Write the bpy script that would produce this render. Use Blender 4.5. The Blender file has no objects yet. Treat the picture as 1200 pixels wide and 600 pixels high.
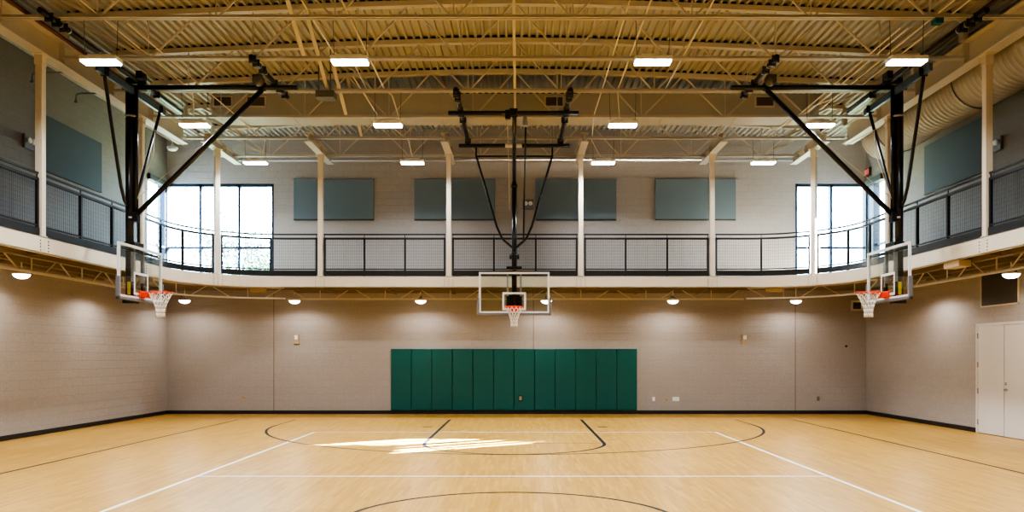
import bpy, bmesh, math, random
from mathutils import Vector, Matrix
random.seed(7)
C = bpy.context.scene.collection
PI = math.pi

# ------------------------------------------------------------------ constants (metres)
X0 = -0.09                      # centre line of the court
YW = 23.65                      # back wall inner face
YF = -7.2                       # wall behind the camera
XWL, XWR = -10.6, 10.46         # side wall inner faces
XL, XR, YR, RC = -8.74, 8.56, 21.6, 2.2   # inner edge of the running track
ZB, ZT = 3.634, 3.94            # fascia bottom / top
JB = 7.42                       # bottom of roof joists
JOISTS = [13.2, 15.03, 16.86, 18.69, 20.52, 22.35]
def deck_z(x): return 8.58 - 0.042*(math.sqrt((x-X0)**2+4)-2)

# ------------------------------------------------------------------ materials
def mat(name, col, rough=0.5, metal=0.0, var=0.06, scale=8.0, bump=0.0, bscale=60.0, spec=0.5, emit=None, estr=0.0):
    m = bpy.data.materials.new(name); m.use_nodes = True
    nt = m.node_tree; N = nt.nodes; L = nt.links
    b = N['Principled BSDF']
    tc = N.new('ShaderNodeTexCoord')
    nz = N.new('ShaderNodeTexNoise'); nz.inputs['Scale'].default_value = scale; nz.inputs['Detail'].default_value = 4
    L.new(tc.outputs['Object'], nz.inputs['Vector'])
    mx = N.new('ShaderNodeMix'); mx.data_type = 'RGBA'
    mx.inputs[6].default_value = (*[max(0, c*(1-var)) for c in col], 1)
    mx.inputs[7].default_value = (*[min(1, c*(1+var)) for c in col], 1)
    L.new(nz.outputs['Fac'], mx.inputs[0]); L.new(mx.outputs[2], b.inputs['Base Color'])
    b.inputs['Roughness'].default_value = rough; b.inputs['Metallic'].default_value = metal
    b.inputs['Specular IOR Level'].default_value = spec
    if bump:
        n2 = N.new('ShaderNodeTexNoise'); n2.inputs['Scale'].default_value = bscale
        L.new(tc.outputs['Object'], n2.inputs['Vector'])
        bp = N.new('ShaderNodeBump'); bp.inputs['Strength'].default_value = bump; bp.inputs['Distance'].default_value = 0.01
        L.new(n2.outputs['Fac'], bp.inputs['Height']); L.new(bp.outputs['Normal'], b.inputs['Normal'])
    if emit:
        b.inputs['Emission Color'].default_value = (*emit, 1); b.inputs['Emission Strength'].default_value = estr
    return m

def block_mat(name, axis, c1, c2, mortar):
    m = bpy.data.materials.new(name); m.use_nodes = True
    nt = m.node_tree; N = nt.nodes; L = nt.links; b = N['Principled BSDF']
    geo = N.new('ShaderNodeNewGeometry'); sx = N.new('ShaderNodeSeparateXYZ'); L.new(geo.outputs['Position'], sx.inputs[0])
    cb = N.new('ShaderNodeCombineXYZ'); L.new(sx.outputs[axis], cb.inputs[0]); L.new(sx.outputs['Z'], cb.inputs[1])
    br = N.new('ShaderNodeTexBrick'); L.new(cb.outputs[0], br.inputs['Vector'])
    br.inputs['Scale'].default_value = 1.0; br.inputs['Brick Width'].default_value = 0.406; br.inputs['Row Height'].default_value = 0.203
    br.inputs['Mortar Size'].default_value = 0.006; br.inputs['Mortar Smooth'].default_value = 0.4
    br.inputs['Color1'].default_value = (*c1, 1); br.inputs['Color2'].default_value = (*c2, 1); br.inputs['Mortar'].default_value = (*mortar, 1)
    nz = N.new('ShaderNodeTexNoise'); nz.inputs['Scale'].default_value = 22; nz.inputs['Detail'].default_value = 6
    L.new(geo.outputs['Position'], nz.inputs['Vector'])
    mx = N.new('ShaderNodeMix'); mx.data_type = 'RGBA'; mx.blend_type = 'MULTIPLY'; mx.inputs[0].default_value = 0.35
    L.new(br.outputs['Color'], mx.inputs[6]); L.new(nz.outputs['Color'], mx.inputs[7])
    rp = N.new('ShaderNodeHueSaturation'); rp.inputs['Saturation'].default_value = 1.0; rp.inputs['Value'].default_value = 1.18
    bw = N.new('ShaderNodeRGBToBW'); L.new(nz.outputs['Color'], bw.inputs[0]); L.new(bw.outputs[0], mx.inputs[7])
    L.new(mx.outputs[2], rp.inputs['Color']); L.new(rp.outputs[0], b.inputs['Base Color'])
    b.inputs['Roughness'].default_value = 0.75
    bp = N.new('ShaderNodeBump'); bp.inputs['Strength'].default_value = 0.5; bp.inputs['Distance'].default_value = 0.012
    ad = N.new('ShaderNodeMath'); ad.operation = 'SUBTRACT'; L.new(nz.outputs['Fac'], ad.inputs[0]); L.new(br.outputs['Fac'], ad.inputs[1])
    L.new(ad.outputs[0], bp.inputs['Height']); L.new(bp.outputs['Normal'], b.inputs['Normal'])
    return m

def floor_mat():
    m = bpy.data.materials.new('maple_floor'); m.use_nodes = True
    nt = m.node_tree; N = nt.nodes; L = nt.links; b = N['Principled BSDF']
    geo = N.new('ShaderNodeNewGeometry'); sx = N.new('ShaderNodeSeparateXYZ'); L.new(geo.outputs['Position'], sx.inputs[0])
    cb = N.new('ShaderNodeCombineXYZ'); L.new(sx.outputs['Y'], cb.inputs[0]); L.new(sx.outputs['X'], cb.inputs[1])
    br = N.new('ShaderNodeTexBrick'); L.new(cb.outputs[0], br.inputs['Vector'])
    br.inputs['Scale'].default_value = 1; br.inputs['Brick Width'].default_value = 0.75; br.inputs['Row Height'].default_value = 0.057
    br.inputs['Mortar Size'].default_value = 0.0012; br.inputs['Mortar Smooth'].default_value = 0.5; br.offset = 0.37; br.offset_frequency = 3
    br.inputs['Color1'].default_value = (0.66, 0.405, 0.105, 1); br.inputs['Color2'].default_value = (0.53, 0.30, 0.065, 1); br.inputs['Mortar'].default_value = (0.42, 0.24, 0.08, 1)
    mp = N.new('ShaderNodeMapping'); mp.inputs['Scale'].default_value = (30, 1.6, 1); L.new(geo.outputs['Position'], mp.inputs['Vector'])
    nz = N.new('ShaderNodeTexNoise'); nz.inputs['Scale'].default_value = 1.0; nz.inputs['Detail'].default_value = 5; L.new(mp.outputs[0], nz.inputs['Vector'])
    cr = N.new('ShaderNodeValToRGB'); cr.color_ramp.elements[0].position = 0.3; cr.color_ramp.elements[0].color = (0.78, 0.74, 0.68, 1)
    cr.color_ramp.elements[1].position = 0.7; cr.color_ramp.elements[1].color = (1.0, 1.0, 1.0, 1); L.new(nz.outputs['Fac'], cr.inputs[0])
    mx = N.new('ShaderNodeMix'); mx.data_type = 'RGBA'; mx.blend_type = 'MULTIPLY'; mx.inputs[0].default_value = 0.8
    L.new(br.outputs['Color'], mx.inputs[6]); L.new(cr.outputs['Color'], mx.inputs[7])
    n3 = N.new('ShaderNodeTexNoise'); n3.inputs['Scale'].default_value = 0.35; L.new(geo.outputs['Position'], n3.inputs['Vector'])
    c3 = N.new('ShaderNodeValToRGB'); c3.color_ramp.elements[0].color = (0.9, 0.88, 0.85, 1); c3.color_ramp.elements[1].color = (1, 1, 1, 1); L.new(n3.outputs['Fac'], c3.inputs[0])
    m2 = N.new('ShaderNodeMix'); m2.data_type = 'RGBA'; m2.blend_type = 'MULTIPLY'; m2.inputs[0].default_value = 1
    L.new(mx.outputs[2], m2.inputs[6]); L.new(c3.outputs['Color'], m2.inputs[7]); L.new(m2.outputs[2], b.inputs['Base Color'])
    b.inputs['Roughness'].default_value = 0.34
    b.inputs['Specular IOR Level'].default_value = 0.28
    bp = N.new('ShaderNodeBump'); bp.inputs['Strength'].default_value = 0.12; bp.inputs['Distance'].default_value = 0.004
    L.new(nz.outputs['Fac'], bp.inputs['Height']); L.new(bp.outputs['Normal'], b.inputs['Normal'])
    return m

def glass_mat(name, tint, gl=0.08):
    m = bpy.data.materials.new(name); m.use_nodes = True
    nt = m.node_tree; N = nt.nodes; L = nt.links
    for n in list(N): N.remove(n)
    out = N.new('ShaderNodeOutputMaterial'); tr = N.new('ShaderNodeBsdfTransparent'); g = N.new('ShaderNodeBsdfGlossy')
    tr.inputs['Color'].default_value = (*tint, 1); g.inputs['Roughness'].default_value = 0.03
    fr = N.new('ShaderNodeLayerWeight'); fr.inputs['Blend'].default_value = 0.5
    pw = N.new('ShaderNodeMath'); pw.operation = 'POWER'; pw.inputs[1].default_value = 3.0; L.new(fr.outputs['Facing'], pw.inputs[0])
    mt = N.new('ShaderNodeMath'); mt.operation = 'MULTIPLY_ADD'; mt.inputs[1].default_value = 0.25; mt.inputs[2].default_value = gl*.4; L.new(pw.outputs[0], mt.inputs[0])
    ms = N.new('ShaderNodeMixShader'); L.new(mt.outputs[0], ms.inputs[0]); L.new(tr.outputs[0], ms.inputs[1]); L.new(g.outputs[0], ms.inputs[2])
    L.new(ms.outputs[0], out.inputs['Surface'])
    return m

M = {
 'floor': floor_mat(),
 'line_dark': mat('dark_court_paint', (0.012, 0.016, 0.03), 0.5, spec=0.2),
 'line_white': mat('white_court_paint', (0.86, 0.85, 0.82), 0.35),
 'blk_x': block_mat('taupe_block_x', 'X', (0.40, 0.368, 0.35), (0.39, 0.358, 0.34), (0.365, 0.335, 0.318)),
 'blk_y': block_mat('taupe_block_y', 'Y', (0.40, 0.368, 0.35), (0.39, 0.358, 0.34), (0.365, 0.335, 0.318)),
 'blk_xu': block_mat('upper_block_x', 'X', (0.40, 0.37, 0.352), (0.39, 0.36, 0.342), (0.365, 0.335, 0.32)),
 'blk_y_shade': block_mat('shaded_upper_block_y', 'Y', (0.205, 0.185, 0.172), (0.198, 0.178, 0.165), (0.182, 0.164, 0.152)),  # same block, darkened: shade of the upper side walls put into the colour
 'gap': mat('flute_gap_shade', (0.012, 0.010, 0.008), 0.9),  # dark faces standing in for the shade inside the deck flutes
 'panel_s': mat('shaded_acoustic_fabric', (0.062, 0.083, 0.104), 0.9, var=0.06, scale=30, bump=0.2, bscale=150),  # darker copy of the panel fabric, side-wall shade painted in
 'joint': mat('wall_joint_sealant', (0.16, 0.12, 0.09), 0.8),
 'base': mat('black_rubber_base', (0.018, 0.018, 0.022), 0.5),
 'deck': mat('tan_roof_deck', (0.42, 0.40, 0.355), 0.6, var=0.05, scale=2),
 'steel': mat('tan_painted_steel', (0.56, 0.515, 0.445), 0.5, var=0.05, scale=3),
 'cream': mat('cream_painted_steel', (0.68, 0.61, 0.50), 0.45, var=0.04, scale=3),
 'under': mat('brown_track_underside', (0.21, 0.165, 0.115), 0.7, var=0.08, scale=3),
 'truss': mat('tan_track_truss', (0.58, 0.53, 0.45), 0.5, var=0.05, scale=3),
 'black': mat('black_painted_steel', (0.012, 0.012, 0.014), 0.28, var=0.1, scale=12),
 'rail': mat('black_railing_paint', (0.016, 0.017, 0.02), 0.4, var=0.1, scale=12),
 'wire': mat('dark_wire_mesh', (0.03, 0.03, 0.035), 0.45),
 'grey': mat('galvanised_grey', (0.42, 0.43, 0.45), 0.35, 0.6, var=0.1, scale=20),
 'dgrey': mat('dark_grey_metal', (0.14, 0.14, 0.14), 0.5, 0.3, var=0.15, scale=20),
 'bluegrey': mat('blue_grey_channel', (0.10, 0.15, 0.21), 0.4, 0.4),
 'alum': mat('white_backboard_frame', (0.78, 0.79, 0.82), 0.35, 0.1, var=0.03),
 'pad_grey': mat('grey_backboard_padding', (0.17, 0.17, 0.20), 0.6, var=0.06),
 'orange': mat('orange_red_rim', (0.80, 0.055, 0.015), 0.35, var=0.05),
 'net': mat('white_nylon_net', (0.82, 0.80, 0.76), 0.8),
 'yellow': mat('yellow_tag', (0.75, 0.62, 0.02), 0.5),
 'rope': mat('pale_rope', (0.62, 0.58, 0.50), 0.8),
 'green': mat('green_vinyl', (0.001, 0.105, 0.10), 0.42, var=0.05, scale=3, bump=0.08, bscale=25),
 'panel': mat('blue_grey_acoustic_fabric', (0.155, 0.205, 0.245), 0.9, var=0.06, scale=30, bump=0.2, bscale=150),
 'panel_edge': mat('dark_panel_edge', (0.05, 0.06, 0.065), 0.8),
 'white': mat('white_enamel', (0.80, 0.80, 0.80), 0.4, var=0.03),
 'door': mat('white_painted_door', (0.66, 0.64, 0.63), 0.45, var=0.03, scale=2),
 'chrome': mat('satin_chrome', (0.45, 0.44, 0.42), 0.25, 1.0),
 'lens': mat('lit_led_lens', (0.9, 0.9, 0.9), 0.5, emit=(0.93, 0.96, 1.0), estr=28),
 'dome': mat('lit_dome_diffuser', (0.9, 0.9, 0.85), 0.5, emit=(1.0, 0.95, 0.87), estr=14),
 'frame': mat('dark_window_frame', (0.02, 0.035, 0.07), 0.35, 0.3),
 'glass': glass_mat('clear_window_glass', (0.90, 0.97, 1.0)),
 'bglass': glass_mat('backboard_glass', (0.93, 0.96, 0.95), 0.10),
 'duct': mat('tan_spiral_duct', (0.40, 0.37, 0.31), 0.5, var=0.04, scale=3),
 'conduit': mat('cream_conduit', (0.78, 0.73, 0.63), 0.4),
 'redpipe': mat('dark_red_pipe', (0.10, 0.03, 0.018), 0.5),
 'beige': mat('beige_plastic', (0.45, 0.36, 0.27), 0.5),
 'beigebox': mat('beige_box_paint', (0.58, 0.46, 0.30), 0.5),
 'brownplate': mat('brown_device_plate', (0.22, 0.17, 0.13), 0.5),
 'grille': mat('dark_grille_slats', (0.11, 0.095, 0.085), 0.6),
 'red': mat('red_exit_sign_face', (0.40, 0.015, 0.015), 0.4, emit=(0.9, 0.03, 0.03), estr=0.06),
 'bark': mat('grey_bark', (0.05, 0.042, 0.04), 0.9, var=0.2),
 'leaf': mat('pale_green_leaves', (0.07, 0.12, 0.075), 0.7, var=0.3, scale=2),
 'leaf_d': mat('evergreen_leaves', (0.03, 0.075, 0.045), 0.7, var=0.3, scale=2),
 'ground': mat('grass_ground', (0.20, 0.24, 0.12), 0.9, var=0.2, scale=1),
}

# ------------------------------------------------------------------ mesh builder
class MB:
    def __init__(s): s.v = []; s.f = []; s.mi = []; s.sm = []
    def add(s, vs, fs, mi=0, sm=False):
        o = len(s.v); s.v += [tuple(p) for p in vs]
        for f in fs: s.f.append(tuple(i+o for i in f)); s.mi.append(mi); s.sm.append(sm)
        return s
    def box(s, x0, x1, y0, y1, z0, z1, mi=0):
        v = [(x0,y0,z0),(x1,y0,z0),(x1,y1,z0),(x0,y1,z0),(x0,y0,z1),(x1,y0,z1),(x1,y1,z1),(x0,y1,z1)]
        return s.add(v, [(0,3,2,1),(4,5,6,7),(0,1,5,4),(1,2,6,5),(2,3,7,6),(3,0,4,7)], mi)
    def rbox(s, x0, x1, y0, y1, z0, z1, b=0.01, mi=0):
        bm = bmesh.new(); bmesh.ops.create_cube(bm, size=1)
        for v in bm.verts: v.co = Vector(((x0+x1)/2+v.co.x*(x1-x0), (y0+y1)/2+v.co.y*(y1-y0), (z0+z1)/2+v.co.z*(z1-z0)))
        bmesh.ops.bevel(bm, geom=list(bm.edges), offset=b, segments=2, affect='EDGES', profile=0.5)
        bm.verts.index_update()
        s.add([v.co[:] for v in bm.verts], [[v.index for v in f.verts] for f in bm.faces], mi); bm.free(); return s
    def bar(s, p, q, w, h, up=(0,0,1), mi=0):
        p = Vector(p); q = Vector(q); d = (q-p).normalized(); u = Vector(up)
        if abs(d.dot(u)) > 0.99: u = Vector((0,1,0)) if abs(d.y) < 0.9 else Vector((1,0,0))
        r = d.cross(u).normalized(); u = r.cross(d)
        vs = []
        for c in (p, q):
            for a, b in ((-1,-1),(1,-1),(1,1),(-1,1)): vs.append(c + r*a*w/2 + u*b*h/2)
        return s.add(vs, [(0,1,2,3),(7,6,5,4),(0,4,5,1),(1,5,6,2),(2,6,7,3),(3,7,4,0)], mi)
    def tube(s, pts, r, n=10, mi=0, closed=False):
        P = [Vector(p) for p in pts]; k = len(P); rs = r if isinstance(r, (list, tuple)) else [r]*k
        vs = []; up = None
        for i in range(k):
            if closed: t = (P[(i+1) % k]-P[i-1]).normalized()
            else: t = (P[min(i+1,k-1)]-P[max(i-1,0)]).normalized()
            if up is None:
                up = Vector((0,0,1)) if abs(t.z) < 0.9 else Vector((1,0,0))
            up = (up - t*up.dot(t)).normalized(); sd = t.cross(up)
            for j in range(n):
                a = 2*PI*j/n + PI/n; vs.append(P[i] + (up*math.cos(a)+sd*math.sin(a))*rs[i])
        fs = []
        for i in range(k if closed else k-1):
            i2 = (i+1) % k
            for j in range(n): fs.append((i*n+j, i*n+(j+1)%n, i2*n+(j+1)%n, i2*n+j))
        s.add(vs, fs, mi, n > 4)
        if not closed:
            o = len(s.v)-k*n
            s.f += [tuple(o+j for j in range(n))[::-1], tuple(o+(k-1)*n+j for j in range(n))]; s.mi += [mi]*2; s.sm += [False]*2
        return s
    def lathe(s, c, prof, n=24, axis='z', mi=0):
        vs = []; fs = []; c = Vector(c); k = len(prof)
        for (r, z) in prof:
            for j in range(n):
                a = 2*PI*j/n; x, y = r*math.cos(a), r*math.sin(a)
                vs.append(c + (Vector((x,y,z)) if axis == 'z' else Vector((x,z,y)) if axis == 'y' else Vector((z,x,y))))
        for i in range(k-1):
            for j in range(n): fs.append((i*n+j, i*n+(j+1)%n, (i+1)*n+(j+1)%n, (i+1)*n+j))
        s.add(vs, fs, mi, True)
        o = len(s.v)-k*n
        s.f += [tuple(o+j for j in range(n)), tuple(o+(k-1)*n+j for j in range(n))]; s.mi += [mi]*2; s.sm += [False]*2
        return s
    def strip(s, secs, mi=0, sm=False):
        n = len(secs[0]); vs = [p for sec in secs for p in sec]; fs = []
        for i in range(len(secs)-1):
            for j in range(n): fs.append((i*n+j, i*n+(j+1)%n, (i+1)*n+(j+1)%n, (i+1)*n+j))
        fs += [tuple(range(n)), tuple((len(secs)-1)*n+j for j in range(n))]
        return s.add(vs, fs, mi, sm)
    def build(s, name, mats, parent=None, loc=None, T=None):
        vs = [Vector(T(*v)) if T else Vector(v) for v in s.v]
        if parent is not None:
            base = parent.location
            if parent.parent is not None: base = base + parent.parent.location
            loc = None
        else:
            if loc is None:
                loc = Vector(((min(v.x for v in vs)+max(v.x for v in vs))/2, (min(v.y for v in vs)+max(v.y for v in vs))/2, min(v.z for v in vs)))
            base = Vector(loc)
        me = bpy.data.meshes.new(name)
        me.from_pydata([v-base for v in vs], [], s.f)
        mats = mats if isinstance(mats, (list, tuple)) else [mats]
        for m in mats: me.materials.append(m)
        me.polygons.foreach_set('material_index', s.mi); me.polygons.foreach_set('use_smooth', s.sm)
        bm = bmesh.new(); bm.from_mesh(me); bmesh.ops.recalc_face_normals(bm, faces=list(bm.faces)); bm.to_mesh(me); bm.free()
        me.update()
        o = bpy.data.objects.new(name, me); C.objects.link(o)
        if parent is not None: o.parent = parent
        else: o.location = base
        return o

def tag(o, label=None, cat=None, group=None, kind=None):
    if label: o['label'] = label
    if cat: o['category'] = cat
    if group: o['group'] = group
    if kind: o['kind'] = kind
    return o
def thing(name, label, cat, loc, group=None, kind=None):
    o = bpy.data.objects.new(name, None); C.objects.link(o); o.location = loc; o.empty_display_size = 0.2
    return tag(o, label, cat, group, kind)
def copy_tree(o, parent=None, label=None, loc=None):
    c = o.copy(); C.objects.link(c)
    if parent is not None: c.parent = parent
    if label: c['label'] = label
    if loc is not None: c.location = loc
    for ch in list(o.children): copy_tree(ch, c)
    return c
def struct(mb, name, mats, parent=None):
    o = mb.build(name, mats, parent)
    if parent is None: o['kind'] = 'structure'
    return o

# ------------------------------------------------------------------ SETTING: floor with painted lines
fl = MB(); fl.box(XWL-.3, XWR+.3, YF-.3, YW+.3, -0.2, 0.0)
def quad(x0, x1, y0, y1, mi, z=0.0015): fl.add([(x0,y0,z),(x1,y0,z),(x1,y1,z),(x0,y1,z)], [(0,1,2,3)], mi)
def arc(cx, cy, r, a0, a1, w, mi, z=0.002, n=72):
    vs = []; fs = []
    for i in range(n+1):
        a = a0+(a1-a0)*i/n
        for rr in (r-w/2, r+w/2): vs.append((cx+rr*math.cos(a), cy+rr*math.sin(a), z))
    for i in range(n): fs.append((2*i, 2*i+1, 2*i+3, 2*i+2))
    fl.add(vs, fs, mi)
DK, WT = 1, 2
HY = 20.3-0.38                                       # under the middle hoop
quad(X0-7.63, X0-7.57, YF+2.2, 21.52, DK); quad(X0+7.57, X0+7.63, YF+2.2, 21.52, DK)
quad(X0-7.62, X0+7.62, 21.505, 21.53, DK)
quad(X0-1.83, X0-1.76, 15.73, 21.5, DK, .0025); quad(X0+1.76, X0+1.83, 15.73, 21.5, DK, .0025)
quad(X0-1.8, X0+1.8, 15.715, 15.745, DK)
arc(X0, 15.73, 1.795, PI, 2*PI, 0.065, DK)
for s in (-1, 1):
    quad(X0+s*2.16-.12, X0+s*2.16+.12, 19.25, 19.4, DK)
    for y in (18.15, 17.25, 16.35): quad(X0+s*2.05-.1, X0+s*2.05+.1, y, y+.03, DK)
    quad(X0+s*6.02-.025, X0+s*6.02+.025, HY, 21.5, DK)
arc(X0, HY, 6.02, PI, 2*PI, 0.06, DK, n=120)
arc(X0, 8.23, 1.83, 0, 2*PI, 0.055, DK)
quad(X0-7.6, X0+7.6, 8.21, 8.25, DK)
quad(X0-4.62, X0-4.56, -1.5, 18.0, WT); quad(X0+4.56, X0+4.62, -1.5, 18.0, WT)
quad(X0-4.6, X0+4.6, 17.97, 18.02, WT); quad(X0-4.6, X0+4.6, 11.38, 11.43, WT); quad(X0-4.6, X0+4.6, 5.02, 5.07, WT)
struct(fl, 'floor', [M['floor'], M['line_dark'], M['line_white']])

# walls (block, with the window openings left out of them)
ZW0, ZW1, ZR = 4.02, 6.94, 9.0
WLX, WRX, WSY = -7.38, 8.33, 22.4                   # window jambs
w = MB()
w.box(XWL-.3, XWR+.3, YW, YW+.3, 0, ZW0); w.box(XWL-.3, XWR+.3, YW, YW+.3, ZW1, ZR, 2); w.box(WLX, WRX, YW, YW+.3, ZW0, ZW1, 2)
for x in (-7.38, 0.44, 8.33): w.box(x-.009, x+.009, YW-.003, YW+.01, .1, ZB, 1)
struct(w, 'wall_back', [M['blk_x'], M['joint'], M['blk_xu']])
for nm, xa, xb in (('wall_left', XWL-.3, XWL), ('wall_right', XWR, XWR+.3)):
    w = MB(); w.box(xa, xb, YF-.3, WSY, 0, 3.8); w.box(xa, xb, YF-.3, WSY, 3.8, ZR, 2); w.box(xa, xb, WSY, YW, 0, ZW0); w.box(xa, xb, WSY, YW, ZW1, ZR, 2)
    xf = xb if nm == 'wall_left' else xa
    struct(w, nm, [M['blk_y'], M['joint'], M['blk_y_shade']])
w = MB(); w.box(XWL-.3, XWR+.3, YF-.3, YF, 0, ZR); struct(w, 'wall_front', [M['blk_x']])
b = MB(); b.box(XWL, XWR, YW-.012, YW, 0, .105); b.box(XWL, XWR, YW-.02, YW, 0, .02); struct(b, 'baseboard_back', M['base'])
b = MB(); b.box(XWL, XWL+.012, YF, YW, 0, .105); struct(b, 'baseboard_left', M['base'])
b = MB(); b.box(XWR-.012, XWR, YF, 15.86, 0, .105); b.box(XWR-.012, XWR, 17.93, YW, 0, .105); struct(b, 'baseboard_right', M['base'])

# ceiling: corrugated steel deck, flutes running front to back, slightly ridged
d = MB(); per = 0.165; xs = []; x = XWL-.25
while x < XWR+.25:
    for dx, dz in ((0, 0), (.042, 0), (.06, .065), (.147, .065)): xs.append((x+dx, deck_z(x+dx)+dz))
    x += per
vs = []
for (x, z) in xs: vs += [(x, YF-.25, z), (x, YW+.25, z)]
d.add(vs, [(2*i, 2*i+1, 2*i+3, 2*i+2) for i in range(len(xs)-1)])
for y in JOISTS:
    for i in range(0, len(xs)-5, 4):
        (xa, za), (xb, zb_), (xc, zc1), (xd, zd), (xe, ze) = xs[i+1], xs[i+2], xs[i+3], xs[i+4], xs[i+4]
        if xa < XL or xd > XR: continue
        d.add([(xa+.004, y+.0, za-.012), (xb, y, zb_-.004), (xc, y, zc1-.004), (xd-.004, y, zd-.012)], [(0,1,2,3)], 1)
d.box(XWL-.25, XWR+.25, YF-.25, YW+.25, 8.75, 8.85)
struct(d, 'ceiling', [M['deck'], M['gap']])

# windows
def window(name, horizontal, a0, a1, fixed, mull):
    r = thing(name, None, None, ((a0+a1)/2 if horizontal else fixed, fixed if horizontal else (a0+a1)/2, ZW0), kind='structure')
    f = MB(); g = MB(); t = .035
    def put(mb, u0, u1, v0, v1, z0, z1):
        if horizontal: mb.box(u0, u1, fixed+v0, fixed+v1, z0, z1)
        else: mb.box(fixed+v0, fixed+v1, u0, u1, z0, z1)
    put(f, a0, a1, .02, .16, ZW1-.09, ZW1); put(f, a0, a1, .02, .16, ZW0, ZW0+.07)
    for m_ in mull: put(f, m_-t, m_+t, .02, .16, ZW0, ZW1)
    put(f, a0, a1, .03, .15, 4.98, 5.045)
    put(g, a0, a1, .085, .092, ZW0+.02, ZW1-.02)
    f.build('window_frame', M['frame'], r); g.build('glass_pane', M['glass'], r)
    return r
window('window_1', True, XWL, WLX, YW, (XWL-.02, -9.6, -8.43, WLX-.035))
window('window_2', True, WRX, XWR, YW, (WRX+.035, 9.42, XWR+.02))
window('window_3', False, WSY, YW, XWL-.18, (WSY+.035, YW-.06))
window('window_4', False, WSY, YW, XWR, (WSY+.05, 23.12, 23.2, 23.27, YW-.06))
for nm, x0, x1 in (('trim_1', XWL-.28, XWL+.05), ('trim_2', XWR-.05, XWR+.28)):       # corner posts and dark heads
    t = MB(); t.box(x0 if nm == 'trim_1' else XWR-.02, XWL+.02 if nm == 'trim_1' else x1, YW-.02, YW+.2, ZW0, ZW1)
    xa_, xb_ = (XWL-.1, XWL+.09) if nm == 'trim_1' else (XWR-.14, XWR+.1); t.box(xa_, xb_, WSY, YW-.02, ZW1-.14, ZW1+.02)
    if nm == 'trim_2': t.box(XWR-.05, XWR+.12, 23.05, 23.32, ZW0-.1, ZW1)
    struct(t, nm, M['base'])

# double door in the right wall
dr = thing('door_1', None, None, (XWR, 16.9, 0), kind='structure')
f = MB(); f.box(XWR-.03, XWR, 17.85, 17.92, 0, 2.48); f.box(XWR-.03, XWR, 15.87, 15.94, 0, 2.48); f.box(XWR-.03, XWR, 15.87, 17.92, 2.42, 2.48)
f.build('door_frame', M['door'], dr)
for k, (y0, y1) in enumerate(((16.9, 17.85), (15.94, 16.885))):
    f = MB(); f.rbox(XWR-.022, XWR+.0, y0+.004, y1-.006, .012, 2.415, .004); leaf = f.build('door_leaf', M['door'], dr)
    yh = y1-.012 if k == 0 else y0+.012
    for z in (.25, .95, 1.55, 2.2):
        f = MB(); f.tube([(XWR-.03, yh, z-.06), (XWR-.03, yh, z+.06)], .012, 8); f.build('hinge', M['chrome'], leaf)
    if k == 1:
        f = MB(); f.lathe((XWR-.022, y1-.07, 1.02), [(.03, 0), (.03, -.015), (.012, -.02), (.012, -.05)], 14, 'x'); f.tube([(XWR-.07, y1-.07, 1.02), (XWR-.07, y1-.2, 1.02)], .011, 8)
        f.build('lever_handle', M['chrome'], leaf)
        f = MB(); f.lathe((XWR-.022, y1-.07, 1.15), [(.028, 0), (.028, -.012), (.015, -.02)], 14, 'x'); f.build('deadbolt', M['chrome'], leaf)

# ------------------------------------------------------------------ running track path
LA = (YR-RC)-YF; LARC = PI*RC/2; LREAR = (XR-RC)-(XL+RC)
S1 = LA; S2 = S1+LARC; S3 = S2+LREAR; S4 = S3+LARC; S5 = S4+LA
def path(s):
    """point on the inner track edge and its outward normal (towards the walls)"""
    if s <= S1: return Vector((XL, YF+s, 0)), Vector((-1, 0, 0))
    if s <= S2:
        a = PI - (s-S1)/RC; n = Vector((math.cos(a), math.sin(a), 0)); return Vector((XL+RC, YR-RC, 0))+n*RC, n
    if s <= S3: return Vector((XL+RC+(s-S2), YR, 0)), Vector((0, 1, 0))
    if s <= S4:
        a = PI/2 - (s-S3)/RC; n = Vector((math.cos(a), math.sin(a), 0)); return Vector((XR-RC, YR-RC, 0))+n*RC, n
    return Vector((XR, YR-RC-(s-S4), 0)), Vector((1, 0, 0))
def s_left(y): return y-YF
def s_rear(x): return S2+(x-(XL+RC))
def s_right(y): return S4+(YR-RC-y)
def stops(s0, s1, step=.18):
    ks = {s0, s1}
    for k in (S1, S2, S3, S4):
        if s0 < k < s1: ks.add(k)
    for a, b in ((S1, S2), (S3, S4)):
        k = a+step
        while k < b:
            if s0 < k < s1: ks.add(k)
            k += step
    return sorted(ks)
def swept(mb, s0, s1, n0, n1, z0, z1, mi=0):
    secs = []
    for s in stops(s0, s1):
        p, n = path(s)
        secs.append([(p+n*n0)+Vector((0,0,z0)), (p+n*n1)+Vector((0,0,z0)), (p+n*n1)+Vector((0,0,z1)), (p+n*n0)+Vector((0,0,z1))])
    mb.strip(secs, mi)

SC1 = S1+LARC*0.52; SC2 = S3+LARC*0.48               # corner hangers
COLS = [s_left(14.46), s_left(18.3), SC1, s_rear(-5.47), s_rear(-1.93), s_rear(1.71), s_rear(5.33), SC2, s_right(18.3), s_right(14.46)]
SBEG, SEND = s_left(10.6), s_right(10.6)

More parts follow.
